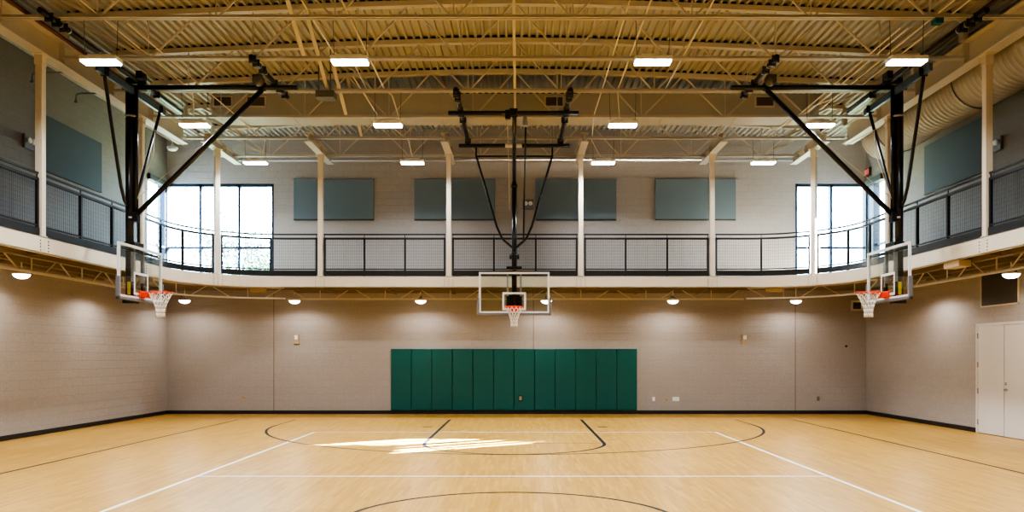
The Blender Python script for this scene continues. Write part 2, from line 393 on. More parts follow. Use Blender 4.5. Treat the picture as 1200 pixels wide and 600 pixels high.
trk = thing('running_track', 'elevated indoor running track with cream steel edge wrapping three sides of the gym', 'running track', (X0, YR, ZB))
m = MB(); secs = []
for s in stops(0.0, S5):
    p, n = path(s)
    # the outer edge meets the walls
    ts = []
    if n.x < -1e-6: ts.append((XWL+.01-p.x)/n.x)
    if n.x > 1e-6: ts.append((XWR-.01-p.x)/n.x)
    if n.y > 1e-6: ts.append((YW-.01-p.y)/n.y)
    q = p+n*min(ts); p = p+n*.02
    secs.append([p+Vector((0,0,3.72)), q+Vector((0,0,3.72)), q+Vector((0,0,3.9)), p+Vector((0,0,3.9))])
m.strip(secs); m.box(XWL+.01, XL-.8, YR-1.2, YW-.01, 3.73, 3.89); m.box(XR+.8, XWR-.01, YR-1.2, YW-.01, 3.73, 3.89)
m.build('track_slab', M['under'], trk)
marks = [0.0, SBEG]+COLS+[SEND, S5]
for a, b_ in zip(marks[:-1], marks[1:]):
    m = MB(); a += .003; b_ -= .003
    swept(m, a, b_, 0, .012, ZB, ZT); swept(m, a, b_, .0, .09, ZT-.012, ZT+.002); swept(m, a, b_, .0, .09, ZB-.002, ZB+.014)
    m.build('fascia_plate', M['cream'], trk)
# trusses below the slab, parallel to the edge, and cross beams to the wall
def truss(s0, s1, off, zb=3.355, zt=3.7, name='edge_truss'):
    m = MB()
    def pt(s, z):
        p, n = path(s); q = p+n*off; return Vector((q.x, q.y, z))
    L_ = stops(s0, s1)
    for a, b_ in zip(L_[:-1], L_[1:]): m.bar(pt(a, zb), pt(b_, zb), .045, .045); m.bar(pt(a, zt-.05), pt(b_, zt-.05), .06, .05)
    k = max(1, round((s1-s0)/1.82)); st = (s1-s0)/k
    for i in range(k):
        a = s0+i*st
        m.bar(pt(a+.04, zt-.06), pt(a+st*.28, zb), .022, .022); m.bar(pt(a+st*.5, zt-.06), pt(a+st*.5, zb), .022, .022); m.bar(pt(a+st*.96, zt-.06), pt(a+st*.72, zb), .022, .022)
    m.build(name, M['truss'], trk)
truss(s_left(2), S1, .6); truss(S2, S3, .6); truss(S4, s_right(2), .6); truss(S1, S2, .35); truss(S3, S4, .35)
for off, z in ((.3, 3.58), (1.05, 3.6), (1.5, 3.6)):
    for (a, b_) in ((s_left(2), S1), (S2, S3), (S4, s_right(2))):
        m = MB(); swept(m, a, b_, off, off+.1, z, 3.72); m.build('stringer_beam', M['under'], trk)
for s in COLS+[s_left(10.6), s_right(10.6), s_rear(-3.7), s_rear(-.1), s_rear(3.5)]:
    p, n = path(s)
    if abs(n.x) > .05 and abs(n.y) > .05: continue
    L_ = 1.8 if abs(n.x) > .5 else 2.0
    m = MB(); m.bar(p+n*.1+Vector((0,0,3.655)), p+n*(L_-.05)+Vector((0,0,3.655)), .08, .11); m.build('cross_beam', M['under'], trk)

# ------------------------------------------------------------------ hanger columns and the beams that carry them
col_lab = ['cream hanger column in front of left wall, tallest and nearest at the left edge',
 'cream hanger column behind the left basketball mast', 'cream hanger column at the rounded left corner before the corner window',
 'cream hanger column before the leftmost back-wall acoustic panel', 'cream hanger column left of the middle basketball hoop',
 'cream hanger column right of the middle basketball hoop', 'cream hanger column before the rightmost back-wall acoustic panel',
 'cream hanger column at the rounded right corner before the corner window', 'cream hanger column behind the right basketball mast',
 'cream hanger column in front of right wall, nearest at the right edge']
def column(s, label):
    p, n = path(s); t = Vector((-n.y, n.x, 0)); c = p+n*.07; top = 7.3
    r = thing('hanger_column', label, 'column', (c.x, c.y, ZT), 'hanger columns of the running track')
    m = MB(); m.bar(c+Vector((0,0,ZT)), c+Vector((0,0,top-.02)), .125, .125, up=n[:]); m.build('shaft', M['cream'], r)
    m = MB(); m.bar(c+Vector((0,0,top-.02)), c+Vector((0,0,top)), .24, .2, up=n[:])
    m.bar(c+Vector((0,0,top-.2)), c+Vector((0,0,top-.02)), .15, .15, up=n[:]); m.build('cap_plate', M['cream'], r)
    m = MB(); m.bar(c+Vector((0,0,ZT+.002)), c+Vector((0,0,ZT+.02)), .2, .15, up=n[:]); m.build('base_plate', M['cream'], r)
    m = MB()
    for sgn in (-1, 1):
        for z in (.05, .11, .17, .23):
            q = p+t*sgn*.12+Vector((0,0,ZB+z)); m.tube([q+n*.002, q-n*.014], .011, 6)
    m.build('bolt_group', M['dgrey'], r)
for s, l in zip(COLS, col_lab): column(s, l)
def ibeam(mb, p, q, wf, h, tf=.022):
    p = Vector(p); q = Vector(q); z = Vector((0,0,1))
    mb.bar(p-z*(h/2-tf/2), q-z*(h/2-tf/2), wf, tf); mb.bar(p+z*(h/2-tf/2), q+z*(h/2-tf/2), wf, tf); mb.bar(p, q, .02, h-2*tf)
for nm, x, lab in (('left', XL-.07, 'long cream steel roof beam above the left track railing'), ('right', XR+.07, 'long cream steel roof beam above the right track railing')):
    m = MB(); ibeam(m, (x, YF, 7.53), (x, 20.6, 7.53), .26, .46)
    for y in (13.2, 15.03, 16.86, 18.69): m.box(x-.12, x+.12, y-.008, y+.008, 7.33, 7.74)
    tag(m.build('steel_beam', M['steel']), lab, 'beam')
for x, lab in ((-8.15, 'short steel beam over the rounded left track corner'), (-5.47, 'short steel beam topping the second rear hanger column from left'),
    (-1.93, 'short steel beam topping the hanger column left of middle hoop'), (1.71, 'short steel beam topping the hanger column right of middle hoop'),
    (5.33, 'short steel beam topping the hanger column at rightmost back panel'), (7.97, 'short steel beam over the rounded right track corner')):
    m = MB(); ibeam(m, (x, 20.35, 7.42), (x, 22.8, 7.42), .2, .24)
    m.box(x-.1, x+.1, 21.6, 21.62, 7.31, 7.52)
    tag(m.build('hanger_beam', M['steel']), lab, 'beam', 'short beams carrying the hanger columns')

# ------------------------------------------------------------------ railings
def railing(s0, s1, label, nb):
    p0, _ = path((s0+s1)/2)
    r = thing('track_railing', label, 'railing', (p0.x, p0.y, ZT), 'black mesh railings round the track')
    a, b_ = s0+.09, s1-.09
    m = MB(); swept(m, a, b_, .045, .08, 5.078, 5.115); m.build('top_rail', M['rail'], r)
    m = MB(); swept(m, a, b_, .04, .09, 4.958, 5.008); m.build('upper_rail', M['rail'], r)
    m = MB(); swept(m, a, b_, .045, .085, 4.125, 4.155); m.build('bottom_rail', M['rail'], r)
    m = MB(); swept(m, a, b_, .03, .045, ZT+.012, 4.1); m.build('kick_plate', M['rail'], r)
    st = (b_-a)/nb
    for i in range(nb+1):
        s = a+i*st; s = min(max(s, a+.025), b_-.025); p, n = path(s); c = p+n*.065; t_ = Vector((-n.y, n.x, 0))
        m = MB(); m.bar(c+Vector((0,0,ZT+.003)), c+Vector((0,0,5.0)), .05, .05, up=n[:]); m.bar(c+Vector((0,0,5.0)), c+Vector((0,0,5.09)), .016, .016, up=n[:])
        m.build('post', M['rail'], r)
    for i in range(nb):
        u0, u1 = a+i*st+.03, a+(i+1)*st-.03
        m = MB(); k = max(2, int((u1-u0)/.05)); 
        for j in range(1, k):
            p, n = path(u0+(u1-u0)*j/k); c = p+n*.065
            m.bar(c+Vector((0,0,4.15)), c+Vector((0,0,4.97)), .0045, .0045, up=n[:])
        for j in range(1, 10): swept(m, u0, u1, .063, .067, 4.15+.82*j/10-.002, 4.15+.82*j/10+.002)
        m.build('mesh_panel', M['wire'], r)
rs = [SBEG]+COLS+[SEND]
rl = ['black mesh railing at the far left edge of the photo', 'black mesh railing along left wall, between nearest left column and left mast',
 'black curved railing at the left corner, before the tall corner windows', 'black railing from the left corner column to the leftmost back panel',
 'black mesh railing on the back side, left of the middle hoop', 'black mesh railing directly behind the middle hoop',
 'black mesh railing on the back side, right of the middle hoop', 'black railing from the rightmost back panel to the right corner column',
 'black curved railing at the right corner, before the bright corner windows', 'black mesh railing along right wall, between right mast and nearest right column',
 'black mesh railing at the far right edge of the photo']
for i in range(len(rs)-1): railing(rs[i], rs[i+1], rl[i], 2 if i in (3, 7) else 3)

# ------------------------------------------------------------------ roof joists
NEAR = ['nearest', 'second nearest', 'third nearest', 'fourth nearest', 'fifth nearest', 'farthest']
ROW = ['along the top edge of the photo', 'just above the front row of lights', 'holding the side hoop rigs', 'along the rectangular air duct', 'at the back pipe of the middle hoop', 'closest to the back wall']
xs0, xs1 = XL+.05, XR-.05
def joist(y, label):
    r = thing('roof_joist', label, 'roof joist', (X0, y, JB), 'open-web roof joists')
    m = MB()
    for s in (-1, 1):
        m.box(xs0, xs1, y+s*.034-.026, y+s*.034+.026, JB, JB+.008); m.box(xs0, xs1, y+s*.012-.004, y+s*.012+.004, JB, JB+.065)
    m.build('bottom_chord', M['steel'], r)
    m = MB(); h = .10
    for s in (-1, 1):
        for (xa, xb) in [(xs0+(xs1-xs0)*q/12, xs0+(xs1-xs0)*(q+1)/12) for q in range(12)]:
            m.bar((xa, y+s*.035, deck_z(xa)-h/2-.012), (xb, y+s*.035, deck_z(xb)-h/2-.012), .06, h)
    m.build('top_chord', M['steel'], r)
    nodes = [X0+k for k in (-7, -5, -3, -1, 1, 3, 5, 7)]
    zt = lambda x: deck_z(x)-.08
    for nx in nodes:
        m = MB(); m.bar((nx, y, JB+.04), (nx, y, zt(nx)), .022, .022, up=(0,1,0)); m.build('web_vertical', M['steel'], r)
        for s in (-1, 1):
            tx = nx+s*.98; tx = max(xs0+.1, min(xs1-.1, tx))
            m = MB(); m.bar((nx+s*.05, y, JB+.04), (tx, y, zt(tx)), .03, .036, up=(0,1,0)); m.build('web_diagonal', M['steel'], r)
    for s, xe in ((-1, xs0), (1, xs1)):
        m = MB(); m.bar((xe-s*.02, y, deck_z(xe)-.05), (X0+s*7.05, y, JB+.04), .045, .045, up=(0,1,0)); m.build('web_diagonal', M['steel'], r)
        m = MB(); m.box(xe-.06, xe+.06, y-.06, y+.06, 7.766, deck_z(xe)-.06); m.build('bearing_seat', M['steel'], r)
for i, y in enumerate(JOISTS): joist(y, 'tan open-web roof joist, %s of six, %s' % (NEAR[i], ROW[i]))
# slanting bridging struts between joists
for x, wd, w_ in ((-4.1, 'left of the middle lights', .075), (X0, 'on the roof centre line', .05)):
    for i in range(4):
        m = MB(); m.bar((x, JOISTS[i]+.06, deck_z(x)-.06), (x, JOISTS[i+1]-.06, JB+.06), w_, .04)
        tag(m.build('bridging_strut', M['steel']), 'slanting tan bridging strut %s, hung from the %s joist' % (wd, NEAR[i]), 'strut', 'bridging struts')
# thin pipe along the back wall
m = MB(); m.tube([(XL+.3, 23.45, 7.58), (XR-.3, 23.45, 7.58)], .022, 8)
for x in (-7.5, -3.7, X0, 3.5, 7.3): m.box(x-.012, x+.012, 23.44, YW-.004, 7.565, 7.6)
tag(m.build('sprinkler_pipe', M['steel']), 'thin horizontal cream pipe high along the back wall', 'pipe')

# ------------------------------------------------------------------ ducts
du = thing('air_duct', 'rectangular tan air duct crossing under the roof behind the middle hoop pipe', 'duct', (X0, 19.3, 7.54))
m = MB(); m.box(X0-7.3, X0+7.3, 18.86, 19.72, 7.54, 8.05)
for k in range(9): 
    x = X0-7.2+k*1.8; m.box(x-.015, x+.015, 18.85, 19.73, 7.53, 8.06)
m.build('duct_body', M['deck'], du)
for x in (-7.6+.5, -6.3, .85, 5.9):
    m = MB(); m.box(x-.24, x+.24, 18.82, 18.859, 7.72, 7.98); g = m.build('grille_frame', M['steel'], du)
    m = MB()
    m.box(x-.2, x+.2, 18.815, 18.821, 7.75, 7.95)
    for k in range(6): m.box(x-.2, x+.2, 18.808, 18.816, 7.76+k*.034, 7.77+k*.034)
    m.build('grille_slats', M['grille'], g)
sp = thing('spiral_duct', 'large round ribbed tan duct high along the right wall', 'duct', (9.52, 10, 6.87))
m = MB(); prof = []
y = 2.0
while y < 20.4:
    prof += [(.59, y), (.59, y+.1), (.603, y+.115), (.603, y+.125), (.59, y+.14)]; y += .15
prof = [(.3, 2.0)]+prof+[(.59, 20.45)]
m.lathe((9.52, 0, 7.46), prof, 40, 'y'); m.build('duct_body', M['duct'], sp)
m = MB(); m.lathe((9.52, 0, 7.46), [(.6, 20.4), (.605, 20.46), (.57, 20.52), (.3, 20.55), (.02, 20.56)], 40, 'y'); m.build('end_cap', M['duct'], sp)
for y in (12.4, 16.2, 19.6):
    m = MB(); m.tube([(9.52, y, 8.06), (9.52, y, deck_z(9.52)+.04)], .012, 6); m.build('hanger_rod', M['dgrey'], sp)
    m = MB(); m.tube([(9.52+.61*math.cos(a), y, 7.46+.61*math.sin(a)) for a in [i*2*PI/32 for i in range(32)]], .012, 6, closed=True); m.build('duct_strap', M['dgrey'], sp)

# ------------------------------------------------------------------ high bay lights
def highbay(c, label):
    x, y, z = c
    r = thing('high_bay_light', label, 'ceiling light', (x, y, z), 'LED high bay lights')
    m = MB(); m.rbox(x-.315, x+.315, y-.125, y+.125, z+.012, z+.085, .012); m.box(x-.2, x+.2, y-.06, y+.06, z+.08, z+.125); m.build('housing', M['white'], r)
    m = MB(); m.rbox(x-.3, x+.3, y-.11, y+.11, z-.02, z+.016, .012); m.build('lens', M['lens'], r)
    for s in (-1, 1):
        m = MB(); m.tube([(x+s*.27, y, z+.08), (x+s*.29, y, 7.5)], .006, 5); m.build('hanging_wire', M['dgrey'], r)
    return r
LX = [-7.08, -2.86, 2.27, 6.57]
ROWS = [(13.3, 6.72, 'front row'), (17.15, 6.78, 'middle row'), (21.1, 6.93, 'back row')]
POS = ['far left', 'left of centre', 'right of centre', 'far right']
h0 = None
for (y, z, rn) in ROWS:
    for x, pn in zip(LX, POS):
        lab = 'lit white LED high bay light, %s light of the %s' % (pn, rn)
        if h0 is None: h0 = highbay((x, y, z), lab)
        else: copy_tree(h0, None, lab, (x, y, z))
def area(name, loc, sx, sy, e, col=(1, .97, .93), rot=(0,0,0)):
    l = bpy.data.lights.new(name, 'AREA'); l.shape = 'RECTANGLE'; l.size = sx; l.size_y = sy; l.energy = e; l.color = col; l.spread = math.radians(146)
    o = bpy.data.objects.new(name, l); C.objects.link(o); o.location = loc; o.rotation_euler = rot; return o
EB = 120
for y, z in [(q[0], q[1]) for q in ROWS]+[(9.45, 6.72), (5.6, 6.72), (1.75, 6.72), (-2.1, 6.72)]:
    for x in LX: area('high_bay_lamp', (x, y, z-.03), .56, .2, EB, (.92, .97, 1.0))

# ------------------------------------------------------------------ dome lights under the track
def dome(c, label, s=1.0):
    x, y, z = c
    r = thing('dome_light', label, 'ceiling light', (x, y, z), 'round dome lights under the track')
    m = MB(); m.lathe((x, y, z), [(.05*s, .14*s), (.06*s, .06*s), (.17*s, .045*s), (.185*s, .02*s), (.185*s, 0)], 28); m.build('canopy', M['white'], r)
    m = MB(); m.lathe((x, y, z), [(.175*s, .004), (.165*s, -.03*s), (.12*s, -.07*s), (.06*s, -.09*s), (.01, -.095*s)], 28); m.build('diffuser', M['dome'], r)
    m = MB(); m.tube([(x, y, z+.1*s), (x, y, 3.73 if z < 4 else 8.2)], .014, 8); m.build('stem', M['conduit'], r)
    return r
dl = [((-6.49, 22.72, 3.34), 'round dome light under rear track, first from left along the back wall'), ((-2.84, 22.72, 3.34), 'round dome light under rear track, second from left along the back wall'),
      ((.8, 22.72, 3.34), 'round dome light under rear track, seen beside the middle backboard'), ((4.46, 22.72, 3.34), 'round dome light under rear track, above the right end of green pads'),
      ((8.02, 22.72, 3.34), 'round dome light under rear track, last at the right corner'), ((-9.62, 22.6, 3.34), 'round dome light in the left corner beside the left net'),
      ((-9.85, 15.55, 3.36), 'round dome light under left track at the photo edge'), ((9.72, 15.5, 3.36), 'round dome light under right track above the white door')]
dome0 = None
for c, l in dl:
    if dome0 is None: dome0 = dome(c, l, .88)
    else: copy_tree(dome0, None, l, c)
def spot(loc, e, r=.12):
    l = bpy.data.lights.new('dome_lamp', 'SPOT'); l.energy = e; l.shadow_soft_size = r; l.spot_size = 3.05; l.spot_blend = .35; l.color = (1, .93, .85)
    o = bpy.data.objects.new('dome_lamp', l); C.objects.link(o); o.location = loc
ED = 60
for c, _ in dl: spot((c[0], c[1], c[2]-.13), ED)
for y in (11.9, 8.2, 4.5): spot((-9.85, y, 3.2), ED); spot((9.72, y, 3.2), ED)
spot((9.6, 19.2, 3.2), ED); spot((-9.72, 19.2, 3.2), ED)
r = dome((-9.6, 21.75, 7.5), 'unlit white dome light high above the left track corner', .8)
for ch in r.children:
    if ch.name.startswith('diffuser'): ch.data.materials[0] = M['white']
del r['group']

# ------------------------------------------------------------------ acoustic panels
def panel(name, box, edge, label, grp, ma='panel'):
    m = MB(); m.rbox(*box, .008); 
    x0, x1, y0, y1, z0, z1 = box
    r = thing('acoustic_panel', label, 'wall panel', ((x0+x1)/2, (y0+y1)/2, z0), grp)
    m.build('fabric_face', M[ma], r)
    m = MB(); m.box(*edge); m.build('bottom_edge', M['panel_edge'], r)
G = 'blue-grey acoustic wall panels'
for (xa, xb, lab) in ((-6.77, -4.36, 'blue-grey acoustic panel on the back wall, leftmost of four'), (-3.14, -.72, 'blue-grey acoustic panel on the back wall, just left of the middle mast'),
                      (.5, 2.93, 'blue-grey acoustic panel on the back wall, just right of the middle mast'), (4.1, 6.52, 'blue-grey acoustic panel on the back wall, rightmost of four')):
    panel('p', (xa, xb, YW-.06, YW-.004, 5.86, 7.07), (xa, xb, YW-.065, YW-.004, 5.83, 5.86), lab, G)
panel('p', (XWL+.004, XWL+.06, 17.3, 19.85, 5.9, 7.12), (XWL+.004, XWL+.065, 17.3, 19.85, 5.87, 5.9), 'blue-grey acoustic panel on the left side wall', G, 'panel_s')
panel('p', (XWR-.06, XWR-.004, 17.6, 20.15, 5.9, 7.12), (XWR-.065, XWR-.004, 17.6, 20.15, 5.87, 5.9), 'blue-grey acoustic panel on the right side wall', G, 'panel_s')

# ------------------------------------------------------------------ green wall pads
px0, pw = -3.85, .6175
ordn = ['first', 'second', 'third', 'fourth', 'fifth', 'sixth', 'seventh', 'eighth', 'ninth', 'tenth', 'eleventh', 'twelfth']
for i in range(12):
    a = px0+i*pw
    m = MB(); m.rbox(a+.006, a+pw-.006, YW-.055, YW-.012, .115, 1.955, .016)
    r = thing('wall_pad', 'dark green padded wall panel, %s from the left in the row of twelve' % ordn[i], 'wall pad', (a+pw/2, YW-.03, .115), 'green wall pads')
    m.build('cushion', M['green'], r)
    m = MB(); m.box(a+.003, a+pw-.003, YW-.012, YW-.001, .11, 1.96); m.build('backing_board', M['base'], r)
x = .05
r = thing('wall_outlet', 'black-edged power outlet set into the seventh green wall pad', 'outlet', (x, YW-.06, .4))
m = MB(); m.box(x-.07, x+.07, YW-.062, YW-.053, .38, .57); m.build('surround', M['base'], r)
m = MB(); m.rbox(x-.038, x+.038, YW-.068, YW-.061, .42, .535, .002); m.build('cover_plate', M['beige'], r)
def plate(x, z, wd, h, ma, label, cat='outlet', holes=()):
    r = thing('wall_plate', label, cat, (x, YW-.01, z-h/2))
    m = MB(); m.rbox(x-wd/2, x+wd/2, YW-.012, YW, z-h/2, z+h/2, .003); m.build('cover_plate', ma, r)
    m = MB()
    for hx, hz in holes: m.box(x+hx-.012, x+hx+.012, YW-.015, YW-.011, z+hz-.014, z+hz+.014)
    if holes: m.build('socket', M['dgrey'] if ma is not M['white'] else M['alum'], r)
plate(4.06, .45, .08, .125, M['white'], 'small white wall plate, nearest to the green pads', holes=((0, .03), (0, -.03)))
plate(4.45, .44, .085, .125, M['beige'], 'small beige outlet between two white wall plates', holes=((0, .0), (.01, -.03)))
plate(4.73, .45, .205, .125, M['white'], 'wide white double wall plate right of the green pads', holes=((-.05, .03), (-.05, -.03), (.05, .03), (.05, -.03)))
plate(-8.3, .48, .12, .125, M['beige'], 'small wall outlet low on the back wall, near the left corner', holes=((.03, .0), (-.02, .02)))
plate(9.02, .46, .085, .13, M['brownplate'], 'brown wall outlet low on the back wall, near the right corner', holes=((0, .03), (0, -.03)))
m = MB(); m.lathe((9.86, YW, 2.04), [(.035, 0), (.035, -.02), (.015, -.03)], 12, 'y'); tag(m.build('wall_sensor', M['base']), 'tiny dark round sensor on the back wall near right corner', 'sensor')
def strobe(x, y, z, face, label, lower):
    """face: 'b' back wall, 'l' left wall, 'r' right wall"""
    def T(u, d_, v):
        if face == 'b': return (x+u, y-d_, z+v)
        if face == 'l': return (x+d_, y+u, z+v)
        return (x-d_, y-u, z+v)
    r = thing('fire_alarm' if lower else 'emergency_light', label, 'alarm' if lower else 'emergency light', (x, y, z))
    m = MB()
    if lower:
        m.rbox(-.085, .085, 0, .05, -.16, .13, .012); m.build('housing', M['beige'], r, T=T)
        m = MB(); m.rbox(-.05, .05, .05, .075, -.03, .1, .01); m.build('strobe_lens', M['white'], r, T=T)
    else:
        m.rbox(-.16, .16, 0, .07, -.15, .15, .01); m.build('housing', M['pad_grey'], r, T=T)
        for s in (-1, 1):
            m = MB(); m.lathe((s*.07, 0, .02), [(.03, .06), (.06, .1), (.065, .13), (.05, .14), (.01, .145)], 16, 'y'); m.build('lamp_head', M['white'], r, T=T)
    return r
strobe(-6.69, YW, 2.27, 'b', 'beige fire alarm strobe on the back wall, left side', True)
strobe(6.79, YW, 2.27, 'b', 'beige fire alarm strobe on the back wall, right side', True)
strobe(.28, YW, 6.3, 'b', 'small boxed emergency light high on the back wall, right of the middle mast', False)
strobe(XWL, 16.9, 6.35, 'l', 'boxed emergency light high on the left wall', False)
strobe(XWR, 17.1, 6.36, 'r', 'boxed emergency light high on the right wall', False)

# wall grilles
def grille(face, a0, a1, z0, z1, label, fm, n):
    r = thing('wall_grille', label, 'air grille', ((XWR if face == 'r' else (a0+a1)/2), (a0+a1)/2 if face == 'r' else YW, z0))
    def put(mb, u0, u1, d0, d1, v0, v1):
        if face == 'r': mb.box(XWR-d1, XWR-d0, u0, u1, v0, v1)
        else: mb.box(u0, u1, YW-d1, YW-d0, v0, v1)
    m = MB(); t = .03
    t = .03 if face == 'r' else .06; put(m, a0, a1, 0, .025, z0, z0+t); put(m, a0, a1, 0, .025, z1-t, z1); put(m, a0, a0+t, 0, .025, z0, z1); put(m, a1-t, a1, 0, .025, z0, z1)
    m.build('grille_frame', fm, r)
    m = MB(); put(m, a0+t, a1-t, 0, .006, z0+t, z1-t)
    for k in range(n): put(m, a0+t, a1-t, .006, .02, z0+t+(z1-z0-2*t)*(k+.3)/n, z0+t+(z1-z0-2*t)*(k+.65)/n)
    m.build('grille_slats', M['grille'], r)
grille('r', 16.4, 17.75, 2.84, 3.6, 'large dark return air grille on the right wall above the door', M['cream'], 22)
grille('b', 10.0, 10.36, 3.1, 3.42, 'small square white-framed air grille by the right back corner', M['white'], 8)

# exit sign
ex = thing('exit_sign', 'small red exit sign high at the right back corner, seen almost edge-on', 'sign', (10.42, 23.45, 7.12))
m = MB(); m.rbox(10.39, XWR-.002, 23.28, 23.62, 7.12, 7.36, .006); m.build('sign_housing', M['base'], ex)
m = MB(); m.box(10.384, 10.389, 23.3, 23.6, 7.14, 7.34); m.build('sign_face', M['red'], ex)
m = MB(); zz = 7.18; hh = .12; ww = .05; t_ = .013
def seg(y0, z0, y1, z1): m.bar((10.382, y0, z0), (10.382, y1, z1), t_, .005, up=(1,0,0))
for k, ch in enumerate('EXIT'):                      # read from the court, left to right runs towards the camera
    y = 23.575-k*.07
    if ch == 'E':
        seg(y, zz, y, zz+hh); seg(y, zz, y-ww, zz); seg(y, zz+hh/2, y-ww, zz+hh/2); seg(y, zz+hh, y-ww, zz+hh)
    if ch == 'X': seg(y, zz, y-ww, zz+hh); seg(y, zz+hh, y-ww, zz)
    if ch == 'I': seg(y-ww/2, zz, y-ww/2, zz+hh)
    if ch == 'T': seg(y-ww/2, zz, y-ww/2, zz+hh); seg(y, zz+hh, y-ww, zz+hh)
m.build('lettering', M['white'], ex)

# beige boxes tucked below the track edge
for box, lab in (((-7.45, -7.05, 21.7, 21.95, 3.53, 3.63), 'small beige box under the rear track edge at left'), ((6.9, 7.3, 21.7, 21.95, 3.53, 3.63), 'small beige box under the rear track edge at right'),
                 ((8.6, 8.85, 15.35, 15.9, 3.5, 3.63), 'beige box under the right track edge near the right hoop')):
    m = MB(); m.rbox(*box, .008); o = m.build('junction_box', M['beigebox']); tag(o, lab, 'box')

m = MB(); m.rbox(6.97, 7.12, 13.14, 13.28, 7.33, 7.418, .01); tag(m.build('junction_box', M['green']), 'small dark green box under the nearest roof joist at right', 'box')
# ------------------------------------------------------------------ conduits under the deck
cg = 'thin conduits running front to back under the roof'
def conduit(pts, label, r=.014, ma='conduit'):
    m = MB(); m.tube(pts, r, 7); tag(m.build('conduit', M[ma]), label, 'conduit', cg)
zc = JB+.09
conduit([(-7.1, 12.6, zc), (-7.1, 17.1, zc), (-7.1, 17.15, 6.95)], 'thin cream conduit at far left, nearer the left beam, feeding the lights')
conduit([(-6.78, 13.6, zc), (-6.78, 21.0, zc), (-6.9, 21.1, 7.1)], 'thin cream conduit at far left, the inner one of two')
conduit([(-3.52, 12.6, zc), (-3.52, 14.9, zc), (-3.25, 15.6, zc), (-3.3, 17.0, zc+.02)], 'bent cream conduit left of centre, with a kink behind the front light')
conduit([(-2.87, 12.6, zc), (-2.9, 16.9, zc), (-2.75, 17.1, zc-.1), (-2.62, 17.15, 6.95)], 'cream conduit left of centre that drops to the middle-row light')
conduit([(-3.42, 16.2, zc), (-3.38, 18.8, zc), (-2.95, 21.0, zc), (-2.86, 21.1, 7.1)], 'cream conduit left of centre that runs on to the back-row light')
conduit([(1.8, 12.6, zc), (1.8, 18.8, zc), (1.95, 21.0, zc), (2.2, 21.1, 7.1)], 'cream conduit right of centre, leftmost of three')
conduit([(2.14, 12.6, zc), (2.14, 17.05, zc), (2.2, 17.15, 6.95)], 'cream conduit right of centre, middle one of three')
conduit([(3.16, 12.6, zc), (3.16, 16.9, zc)], 'cream conduit right of centre, rightmost of three')
for k, (x, y0, y1, lb) in enumerate(((6.7, 13.8, 19.5, 'innermost'), (6.84, 13.8, 18.6, 'second'), (7.05, 12.6, 17.6, 'third'), (7.3, 12.6, 16.8, 'outermost'))):
    conduit([(x, y0, zc), (x, y1, zc), (x-.25, y1+.5, zc), (x-.25, y1+1.4, zc)], 'cream conduit in the far right bundle of four, %s' % lb)
conduit([(-8.32, 12.0, zc+.04), (-8.32, 20.4, zc+.04)], 'dark red pipe along the left roof beam', .035, 'redpipe')
conduit([(7.85, 12.0, zc+.1), (7.85, 20.4, zc+.1)], 'dark red pipe along the right roof beam', .035, 'redpipe')
m = MB(); m.rbox(-4.33, -3.94, 16.7, 17.02, JB-.16, JB-.012, .01); m.box(-4.27, -4.25, 16.7, 16.72, JB-.02, 8.35); m.box(-4.02, -4.0, 16.7, 16.72, JB-.02, 8.35)
tag(m.build('equipment_box', M['dgrey']), 'dark grey equipment box hung under a roof joist, left of centre', 'box')
for (y, z, lb) in ((15.65, 7.4, 'nearer'), (17.2, 7.5, 'farther')):
    m = MB(); m.tube([(XL-.19, y, z), (-9.6, y, z), (-9.69, y, z-.03), (-9.7, y, z-.1), (-9.7, y, z-.17)], .018, 8); m.lathe((-9.7, y, z-.2), [(.02, .05), (.035, .02), (.035, 0), (.01, -.01)], 10)
    tag(m.build('fire_sprinkler', M['dgrey']), 'small fire sprinkler above the left track, the %s one' % lb, 'sprinkler', 'fire sprinklers')

